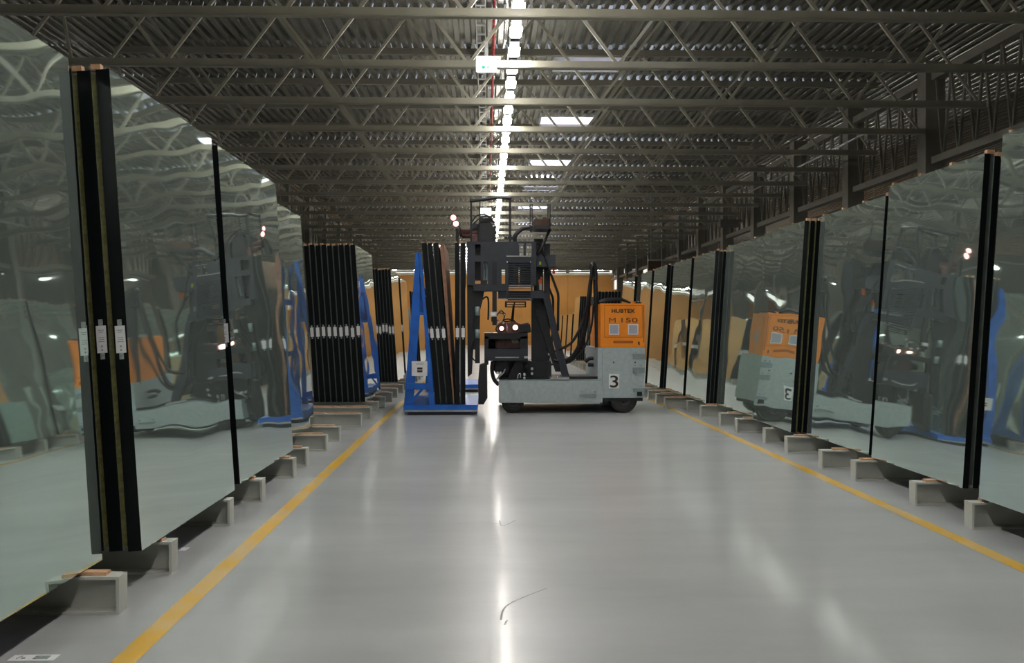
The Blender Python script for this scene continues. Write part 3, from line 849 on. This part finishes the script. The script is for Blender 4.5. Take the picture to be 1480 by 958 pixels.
# orange hood
hd = part('hood', kbox(868, 438.5, 932, 503, 0, DW - .5, .012), 'orange', TR, 'bright orange hood')
a, b = kp(873.5, 487.5), kp(928.5, 441); g = .008
part('panel_gap', hole_panel_bm(a.x, b.x, a.z, b.z, TKY - .003, TKY, [(a.x + g, b.x - g, a.z + g, b.z - g)]), 'orange_d', hd)
part('hood_edge', kbox(929.8, 441, 931.2, 495, -.006, 0), 'orange_d', hd)
letters('lettering', 'HUBTEX', 884, 446.5, 917.5, 452, -.006, 'letter', hd, .02)
letters('lettering', 'M', 880.2, 459.3, 889.8, 466, -.006, 'letter_brown', hd)
letters('lettering', '150', 898, 459.3, 921.5, 466, -.006, 'letter_brown', hd, .012)
for u in (880.5, 908):
    vt = part('vent', kbox(u, 469, u + 14, 483, -.014, 0), 'vent', hd, 'grey mesh vent')
    a, b = kp(u - .3, 483.5), kp(u + 14.3, 468.5)
    part('vent_frame', hole_panel_bm(a.x, b.x, a.z, b.z, TKY - .018, TKY, [(a.x + .014, b.x - .014, a.z + .014, b.z - .014)]), 'white', vt)
part('handle_slot', kbox(886.5, 492.5, 915, 496, -.004, 0), 'orange_d', hd)
part('latch', kpoly([(922, 494), (924.5, 493.5), (924.5, 499), (922.5, 498)], -.012, 0), 'brown', hd)
part('hood_lug', kbox(913, 435.5, 919, 439, .1, .2, .004), 'orange', hd)
part('hood_rail', kbox(917, 436.6, 927, 438.6, .1, 1.2), 'black', hd)
# far-right (rear) face of the hood: panel, lettering strip, sticker
xr = kp(932, 470).x
part('rear_panel', box_bm(xr, xr + .012, TKY + .25, TKY + 1.55, kp(0, 490).z, kp(0, 444).z), 'orange', hd)
for yy in (.45, 1.05): part('rear_vent', box_bm(xr + .012, xr + .02, TKY + yy, TKY + yy + .25, kp(0, 483).z, kp(0, 468).z), 'vent', hd)
part('rear_sticker', box_bm(xr, xr + .004, TKY + .5, TKY + 1.0, kp(0, 499).z, kp(0, 494).z), 'white', hd)
# hoses lying on the hood
for k in range(4):
    ktube('cable', [(866, 437 - k * .6, .2 + .1 * k), (876, 435.5 - k * 1.2, .2 + .1 * k), (888, 434 - k, .25 + .1 * k), (898, 434 - k * .8, .3 + .1 * k), (911, 437.6, .35 + .1 * k)], .018, 'black')
# platform beside the mast
part('deck_plate', kbox(795, 545.5, 823, 548.5, -.0, .9, .003), 'silver')
part('deck_rod', kbox(822, 544, 867, 548, .06, .14), 'black')
part('deck_floor', kbox(721, 546, 867, 549.2, .45, DW - .45), 'dark')

# mast: two uprights with cross pieces
for d in (.75, 1.45):
    part('mast_post', kbox(772, 345, 785, 549, d, d + .16), 'dark')
    part('mast_post', kbox(786.5, 352, 795, 549, d, d + .14), 'slate')
for v in (440, 500, 535): part('mast_crosshead', kbox(773, v, 794, v + 9, .76, 1.6), 'dark')
part('mast_foot', kbox(757, 522, 797, 549, .55, 1.75, .01), 'dark')
part('mast_plate', kbox(768, 420, 790, 522, .70, .74), 'dark')
# raked struts
part('strut', kpoly([(784, 424), (793.5, 424), (823.5, 547), (813, 547)], .50, .62), 'slate')
part('strut', kpoly([(767, 432), (779, 428), (811, 537), (803, 537)], .62, .74), 'dark')
part('strut', kpoly([(784, 424), (793.5, 424), (823.5, 547), (813, 547)], 1.75, 1.87), 'slate')
# slate cabinet
def hp(u0, v0, u1, v1):
    a, b = kp(u0, v1, .1), kp(u1, v0, .1); return (a.x, b.x, a.z, b.z)
a, b = kp(675, 412, .1), kp(775, 350, .1)
cab = part('cabinet', hole_panel_bm(a.x, b.x, a.z, b.z, a.y, a.y + .03, [hp(686.5, 353, 694.5, 369), hp(686.5, 378, 694.5, 410), hp(698, 378, 705, 410), hp(750.5, 354, 756.5, 370), hp(760, 354, 768.5, 370), hp(725, 389, 730, 410), hp(737.5, 386, 768, 409)]), 'slate', TR, 'dark slate cabinet with slots')
part('side_panel', kbox(675, 350, 677, 412, .13, 1.3), 'slate', cab)
part('side_panel', kbox(773, 350, 775, 412, .13, 1.0), 'slate', cab)
part('top_panel', kbox(675, 349, 775, 350.8, .1, .7), 'slate', cab)
part('inner_box', kbox(677, 352, 684.5, 412, .2, 1.2), 'dark', cab)
part('inner_box', kbox(695, 352, 697.5, 412, .2, 1.0), 'dark', cab)
part('inner_box', kbox(706, 352, 724, 412, .2, 1.0), 'dark', cab)
part('inner_box', kbox(731.5, 372, 749.5, 412, .3, 1.0), 'dark', cab)
part('inner_box', kbox(752.5, 372, 771, 412, .3, 1.0), 'dark', cab)
part('inner_box', kbox(686, 353, 695, 370, .3, .5), 'black', cab)
part('inner_box', kbox(686, 378, 695, 405, .3, .5), 'black', cab)
ktube('inner_hose', [(699, 384, .25), (701.5, 379, .25), (704, 388, .25), (703.5, 402, .25), (701, 409, .25)], .035, 'grey_d', parent=cab)
ktube('inner_hose', [(699.5, 409, .3), (699.5, 395, .3), (700, 385, .3)], .03, 'grey_d', parent=cab)
for u0, u1 in ((751, 756), (760.5, 764), (765, 768)):  # silver bits standing in for white light seen through the slots
    part('fitting_or_light_bit', kbox(u0 + 1.5, 356, u1, 358.5, .16, .22), 'silver', cab)
    part('fitting_or_light_bit', kbox(u0 + .5, 365.5, u0 + 2, 370, .16, .2), 'silver', cab)
part('trim_strip', kbox(732, 369.5, 768, 370.7, .085, .1), 'zinc', cab)
part('slot_trim', kbox(749.5, 352.3, 757, 353.2, .09, .1), 'zinc', cab)
part('slot_trim', kbox(760.5, 352.3, 768, 353.2, .09, .1), 'zinc', cab)
# louvre grille on the front
gr = part('grille_frame', hole_panel_bm(*(lambda q: (q[0], q[1], q[2], q[3]))(hp(732, 377, 769.5, 434.5)), TKY + .02, TKY + .07, [hp(734.5, 380, 767, 432)]), 'slate')
lm = kbox(734.5, 0, 767, 1.5, .03, .06)
for i in range(16):
    v = 381.5 + i * 3.2
    if 386 < v < 410 and i % 2 and False: continue
    part('louvre', kbox(734.5, v, 751 if 388 < v < 408 else 767, v + 1.5, .03, .06), 'slate', gr)
    if 388 < v < 408: part('louvre', kbox(752.6, v, 767, v + 1.5, .03, .06), 'slate', gr)
part('grille_bar', kbox(743, 380, 745, 410, .03, .06), 'slate', gr)
for u, v in ((733, 378.5), (767, 378.5), (733, 433), (767, 433)):
    bm = bmesh.new(); c = kp(u, v, .02); add_lathe_y(bm, [(.012, TKY + .008), (.016, TKY + .022)], c.x, c.z, 8); part('corner_bolt', bm, 'silver', gr)
# lower band of the cabinet
part('cabinet_skirt', kbox(684, 411.5, 735, 420.5, .08, .5, .006), 'slate')
part('cabinet_skirt', kbox(720, 420, 786, 431, .12, .6, .006), 'slate')
part('hose_box', kbox(775, 368, 803, 385.5, .3, 1.0, .006), 'slate')
part('sticker', kbox(779.5, 378, 782, 382.5, .294, .3), 'lime')
part('marker_lamp', kbox(798.5, 386, 802.5, 395.5, .4, .5, .01), 'reflector')
part('valve', kbox(778.5, 403.5, 783, 410, .55, .65, .008), 'reflector')
part('valve', kbox(781, 399.5, 783.5, 403, .56, .64, .008), 'reflector')
part('valve_stem', kbox(779, 410, 783, 419, .56, .62), 'zinc')
# left end: clamp carriage holding the glass side
part('clamp_plate', kpoly([(675, 412), (684, 412), (684, 421), (700, 421), (697, 437), (694, 447), (693, 505), (684, 505), (682, 540), (676, 545)], .22, .34), 'dark')
ktube('hose_arc', [(697.5, 432, .2), (703, 429, .2), (706, 435, .2), (705.5, 462, .2)], .018, 'dark')
part('carriage_post', kbox(686.5, 444, 693.5, 525, .12, .22), 'dark')
for v in (443, 476):
    bm = tube_bm([kp(690, v, .1), kp(690, v + 13, .1)], .045, 10); part('cylinder', bm, 'grey_d')
part('carriage_post', kbox(711.5, 378, 718, 470, .09, .18), 'dark')
part('carriage_post', kbox(695, 405, 704, 421, .09, .3), 'black')
ktube('hose_loop', [(685, 492, .2), (682, 500, .2), (681, 512, .2), (685, 520, .2), (692, 523, .2)], .014, 'black')
# mud flap / foot
part('support_foot', kpoly([(693, 527), (704, 524), (704.5, 575), (699, 584.5), (691.5, 584.5), (691, 551), (692, 540)], .05, .45), 'black')
# operator place
part('seat_frame', kbox(700, 481, 763, 490, .12, 1.1, .008), 'dark')
part('frame_post', kbox(700, 486, 706, 527, .12, .25), 'dark')
part('frame_post', kbox(752, 486, 763, 521, .12, .25), 'dark')
part('lower_beam', kbox(700, 504, 762, 521.5, .10, .9, .008), 'slate')
part('beam_strip', kbox(716, 515.7, 750, 517.2, .09, .1), 'zinc')
part('beam_cap', kbox(757.5, 514.5, 763, 518, .085, .1), 'silver')
part('motor', kbox(716, 489, 752, 505, .35, .9, .03), 'rust')
part('motor_guard', kbox(706, 488, 753, 505, .95, 1.05), 'dark')
part('motor_head', tube_bm([kp(709, 497, .5), kp(716, 497, .5)], .06, 12), 'black')
for k in range(5): part('motor_fin', kpoly([(739 + 2 * k, 490), (740 + 2 * k, 490), (742 + 2 * k, 496), (741 + 2 * k, 496)], .33, .35), 'zinc')
part('console', kpoly([(719, 481), (720, 468), (727, 464), (735, 466), (742, 464), (752, 468), (764, 466), (766, 481)], .3, .8), 'rust')
part('console_arm', kpoly([(750, 470), (766, 468), (768, 480), (750, 480)], .2, .6), 'dark')
part('seat_back', kpoly([(738, 466), (741, 441), (744, 441), (742.5, 462), (749, 468), (744, 470)], .8, .9), 'black')
ktube('steering_wheel', [(728, 462, .5), (734, 461, .45), (738, 462, .5), (736, 464, .6), (729, 464, .6), (728, 462, .5)], .012, 'black')
hb = part('grille_basket', hole_panel_bm(*hp(730, 435, 761, 444), TKY + .3, TKY + .34, [hp(733, 437, 743, 439), hp(733, 440.5, 759, 442.5), hp(745, 437, 759, 439)]), 'dark')
part('monitor', kbox(708, 450.5, 718, 457.5, .05, .09, .004), 'zinc')
part('monitor_screen', kbox(709.5, 451.5, 716.5, 456, .045, .05), 'paper')
part('pendant', kbox(710, 458, 715, 465, .06, .1, .006), 'dark')
for (u, v, r) in ((725, 474.5, .042), (744.8, 473.2, .05)):
    bm = bmesh.new(); c = kp(u, v, .25); add_lathe_y(bm, [(r * .7, TKY + .235), (r, TKY + .25), (r, TKY + .27)], c.x, c.z, 16); wl = part('work_lamp', bm, 'flood2')
    bm = bmesh.new(); add_lathe_y(bm, [(r * 1.15, TKY + .262), (r * 1.15, TKY + .30), (r * .6, TKY + .34)], c.x, c.z, 16); part('lamp_shell', bm, 'dark', wl)
for (pts, r) in ((((719, 470, .2), (717, 476, .18), (720, 480, .2)), .014), (((722, 452, .2), (727, 453, .2), (729, 458, .2), (726, 466, .22)), .012), (((718, 456, .15), (724, 449, .2), (728, 452, .25)), .012)):
    ktube('wire', list(pts), r, 'black')
for (u, v, d) in ((729, 454, .15), (727.5, 466, .15), (719, 464, .15)):
    bm = bmesh.new(); bmesh.ops.create_uvsphere(bm, u_segments=10, v_segments=6, radius=.03, matrix=Matrix.Translation(kp(u, v, d))); part('knob', bm, 'silver')
ktube('shift_lever', [(733, 480, .2), (733, 471, .2), (731, 466, .2)], .008, 'silver')
# hydraulic arm and drive under the seat
part('hydraulic_arm', kpoly([(733, 549), (738, 536), (745, 522), (758, 522), (754, 533), (748, 549)], .3, .5), 'black')
part('drive_unit', kbox(716, 522, 735, 540, .35, .8, .02), 'dark')
part('drive_housing', kbox(722, 521, 768, 549, .55, 1.3, .02), 'dark')
part('drive_housing', kpoly([(712, 521), (730, 521), (726, 536), (718, 541), (713, 534)], .5, 1.1), 'black')
for u, v in ((731, 528), (760, 530), (752, 527)): part('bracket', kbox(u - 3, v - 3, u + 3, v + 3, .47, .55, .01), 'slate')
ktube('drive_hose', [(712, 522, .3), (711, 535, .3), (714, 548, .3), (721, 556, .3)], .04, 'black')
ktube('drive_hose', [(718, 548, .3), (723, 543, .28), (728, 538, .28), (730, 533, .3)], .016, 'silver')
for u, v in ((719, 539), (723.5, 539), (758, 541), (758, 546.5), (769, 533), (769, 540)): part('fitting_or_light_bit', kbox(u - 1.6, v - 2, u + 1.6, v + 2, .22, .28, .006), 'silver')
ktube('drive_hose', [(748, 547, .25), (749, 541, .25), (752, 540, .25), (752, 546, .25)], .014, 'silver')
# cage on top
zc = kp(700, 350, .1).z
cg = part('cage_post', kbox(679.5, 289, 682.5, 350, .2, .25), 'dark')
part('cage_post', kbox(735.8, 286.5, 739, 350, .2, .25), 'dark')
part('cage_post', kbox(692.8, 289, 694.4, 325, .2, .24), 'dark')
for u in (681, 737.3): part('cage_post', kbox(u - 1.2, 289, u + 1.2, 349, 1.1, 1.14), 'dark')
ktube('cage_rail', [(679, 290.5, .22), (700, 288, .22), (718, 285.8, .22), (739, 286.5, .22)], .034, 'dark')
ktube('cage_rail', [(679, 290.5, 1.12), (700, 288, 1.12), (718, 285.8, 1.12), (739, 286.5, 1.12)], .022, 'dark')
for u in (680.5, 737.5):
    ktube('cage_rail', [(u, 288, .22), (u, 288, 1.12)], .02, 'dark', False)
for v in (300, 312, 324, 336): ktube('cage_wire', [(681, v, 1.1), (737, v, 1.1)], .006, 'dark', False, 4)
for k in range(13): ktube('cage_wire', [(685 + k * 4.2, 289, 1.1), (685 + k * 4.2, 349, 1.1)], .004, 'dark', False, 4)
# winch group
part('winch_drum', tube_bm([kp(665, 337, .5), kp(700, 337, .5)], .075, 14), 'rust')
part('winch_drum', tube_bm([kp(668, 341.5, .35), kp(690, 341.5, .35)], .04, 12), 'rust')
part('winch_body', kbox(690, 322, 712, 349.5, .35, .8, .02), 'dark')
part('winch_body', kbox(680, 324, 700, 332, .4, .7, .02), 'slate')
part('winch_bracket', kbox(658.5, 330, 663, 350, .3, .5), 'dark')
part('winch_column', kbox(711, 327, 717, 349.5, .3, .6), 'dark')
ktube('hose', [(682, 321, .3), (689, 312, .3), (700, 310, .3), (710, 316, .3), (715, 325, .3), (717, 338, .3)], .014, 'black')
ktube('hose', [(684, 324, .5), (694, 315, .5), (706, 313, .5), (713, 322, .5)], .014, 'black')
part('winch_motor', kbox(692, 315, 711, 322.5, .4, .7, .03), 'dark')
part('carriage_foot', kbox(682, 341, 690, 350, .25, .4), 'rust')
ktube('lamp_stalk', [(663, 340, .3), (665, 331, .25), (662, 326, .2), (657, 320, .2)], .012, 'dark')
for (u, v) in ((655.2, 314.5), (659, 323.3)):
    r = .052
    c = kp(u, v, .1); bm = bmesh.new(); add_lathe_y(bm, [(r * .6, c.y - .02), (r, c.y), (r, c.y + .02)], c.x, c.z, 18); fl = part('floodlight', bm, 'flood')
    bm = bmesh.new(); add_lathe_y(bm, [(r * 1.1, c.y + .012), (r * 1.15, c.y + .06), (r * .6, c.y + .12)], c.x, c.z, 18); part('lamp_shell', bm, 'dark', fl)
# bent arm with tray
ktube('arm', [(744.5, 350, .3), (744.5, 341, .3), (749, 335.5, .3), (757, 329.5, .3), (770, 328.5, .3)], .042, 'slate')
part('arm_shelf', kbox(729, 342, 746, 345, .25, .5), 'dark')
tray = part('tray', kbox(771, 325.5, 795.5, 331, .15, .75, .006), 'dark')
part('tray_clip', kpoly([(764, 329), (772, 325), (772, 333), (768, 335)], .2, .4), 'dark')
part('tray_box', kpoly([(772, 326), (772, 317), (774, 315.5), (779, 316.5), (785, 316.5), (785, 313.8), (790, 313.8), (790, 315.5), (795.5, 316), (795.5, 326)], .18, .7), 'brown', tray)
for u, d in ((766.3, .18), (769, .7), (792, .7), (795, .18)): part('tray_post', kbox(u - .8, 295, u + .8, 328, d, d + .025), 'dark', tray)
ktube('arm_strut', [(795, 331, .25), (781, 362, .25), (776, 368, .25)], .03, 'dark', False)
ktube('arm_strut', [(775, 351, .25), (780, 353, .25), (787.5, 371, .3)], .024, 'black')
ktube('arm_strut', [(787.5, 371, .28), (797, 398, .28), (799, 404, .28)], .018, 'black')
# bent guard tubes right of the mast
ktube('guard_tube', [(791, 392, .35), (797, 398, .35), (806.5, 424, .35), (807, 430, .35), (806.5, 478, .35)], .026, 'dark', False)
ktube('guard_tube', [(791, 410, .9), (799, 430, .9), (799.5, 436, .9), (799, 476, .9)], .024, 'dark', False)
# hose guide and hanging hoses
ktube('hose_guide', [(863, 505, .5), (862.5, 470, .5), (861, 430, .5), (860.5, 392, .5), (859, 384, .5), (856, 382, .5), (854, 388, .5)], .045, 'dark')
part('hose_clamp', kbox(854, 401, 862, 404, .44, .56), 'dark')
hs = [((856, 384, .45), (853, 405, .45), (848, 440, .45), (840, 470, .45), (826, 495, .45), (808, 505, .5)),
      ((857, 384, .55), (854, 410, .55), (849, 450, .55), (842, 485, .55), (826, 515, .55), (806, 522, .6), (797, 515, .7)),
      ((855, 386, .65), (853, 430, .65), (848, 465, .65), (842, 495, .65), (826, 520, .65), (808, 525, .7)),
      ((858, 440, .6), (855, 470, .6), (848, 495, .6), (836, 513, .6), (818, 525, .6), (800, 520, .7)),
      ((856, 386, .75), (852, 440, .75), (846, 480, .75), (834, 505, .75), (818, 520, .75), (797, 527, .7))]
for i, q in enumerate(hs): ktube('hydraulic_hose', list(q), .028 if i < 3 else .02, 'black')
ktube('hose_coil', [(846, 523, .8), (852, 518, .8), (862, 518, .8), (866, 523, .8), (860, 527, .8), (850, 527, .8)], .04, 'black')
for u, v in ((794, 512), (796, 520), (792, 535), (795, 540)): part('hose_fitting', kbox(u - 1.8, v - 1.6, u + 1.8, v + 1.6, .66, .74, .006), 'silver')

# ------------------------------------------------------------------ small things under the roof
def cable(pts, label):
    q = catmull([at_y(u, v, Y) for u, v, Y in pts], 6)
    tag(obj('hanging_cable', tube_bm(q, .006, 5), M['zinc']), label, 'cable', 'loose cables under the trusses')
cable([(463, 21, ty(0)), (482, 62, ty(0) + 1.0), (498, 96, ty(1)), (522, 144, ty(2))], 'thin cable sagging between the first three trusses left of the sign')
cable([(1084, 92, ty(1)), (1068, 112, ty(1) + .9), (1052, 128, ty(1) + 1.8), (1036, 146, ty(2))], 'thin cable curving down to the third truss right of the lamps')
Yp = 38.6
q0, q1 = at_y(1041, 328, Yp), at_y(1068, 317, Yp)
t = thing('control_unit', 'pale grey flat unit hung on the right lattice girder', 'unit', (q0.x, Yp, q0.z))
obj('casing', box_bm(q0.x, q1.x, Yp, Yp + .3, q0.z, q1.z, .02), M['wall_pale'], t)
obj('bracket', box_bm(q1.x - .1, GR + .121, Yp + .05, Yp + .25, q1.z - .1, q1.z), M['girder'], t)
Yp = 46.0
q0, q1 = at_y(937, 391, Yp), at_y(956, 377, Yp)
t = thing('notice_board', 'brown panel with a grey top bar hung beyond the right glass', 'panel', (q0.x, Yp, q0.z))
obj('board', box_bm(q0.x, q1.x, Yp, Yp + .08, q0.z, q1.z), M['brown'], t)
obj('top_bar', box_bm(q0.x, at_y(983, 377, Yp).x + .2, Yp - .02, Yp + .1, q1.z, q1.z + .08), M['zinc'], t)
obj('hanger', box_bm(q0.x + .1, q0.x + .14, Yp, Yp + .04, q1.z + .08, DECK_Z + .02), M['zinc'], t)
obj('hanger', box_bm(q1.x + .8, q1.x + .84, Yp, Yp + .04, q1.z + .08, DECK_Z + .02), M['zinc'], t)
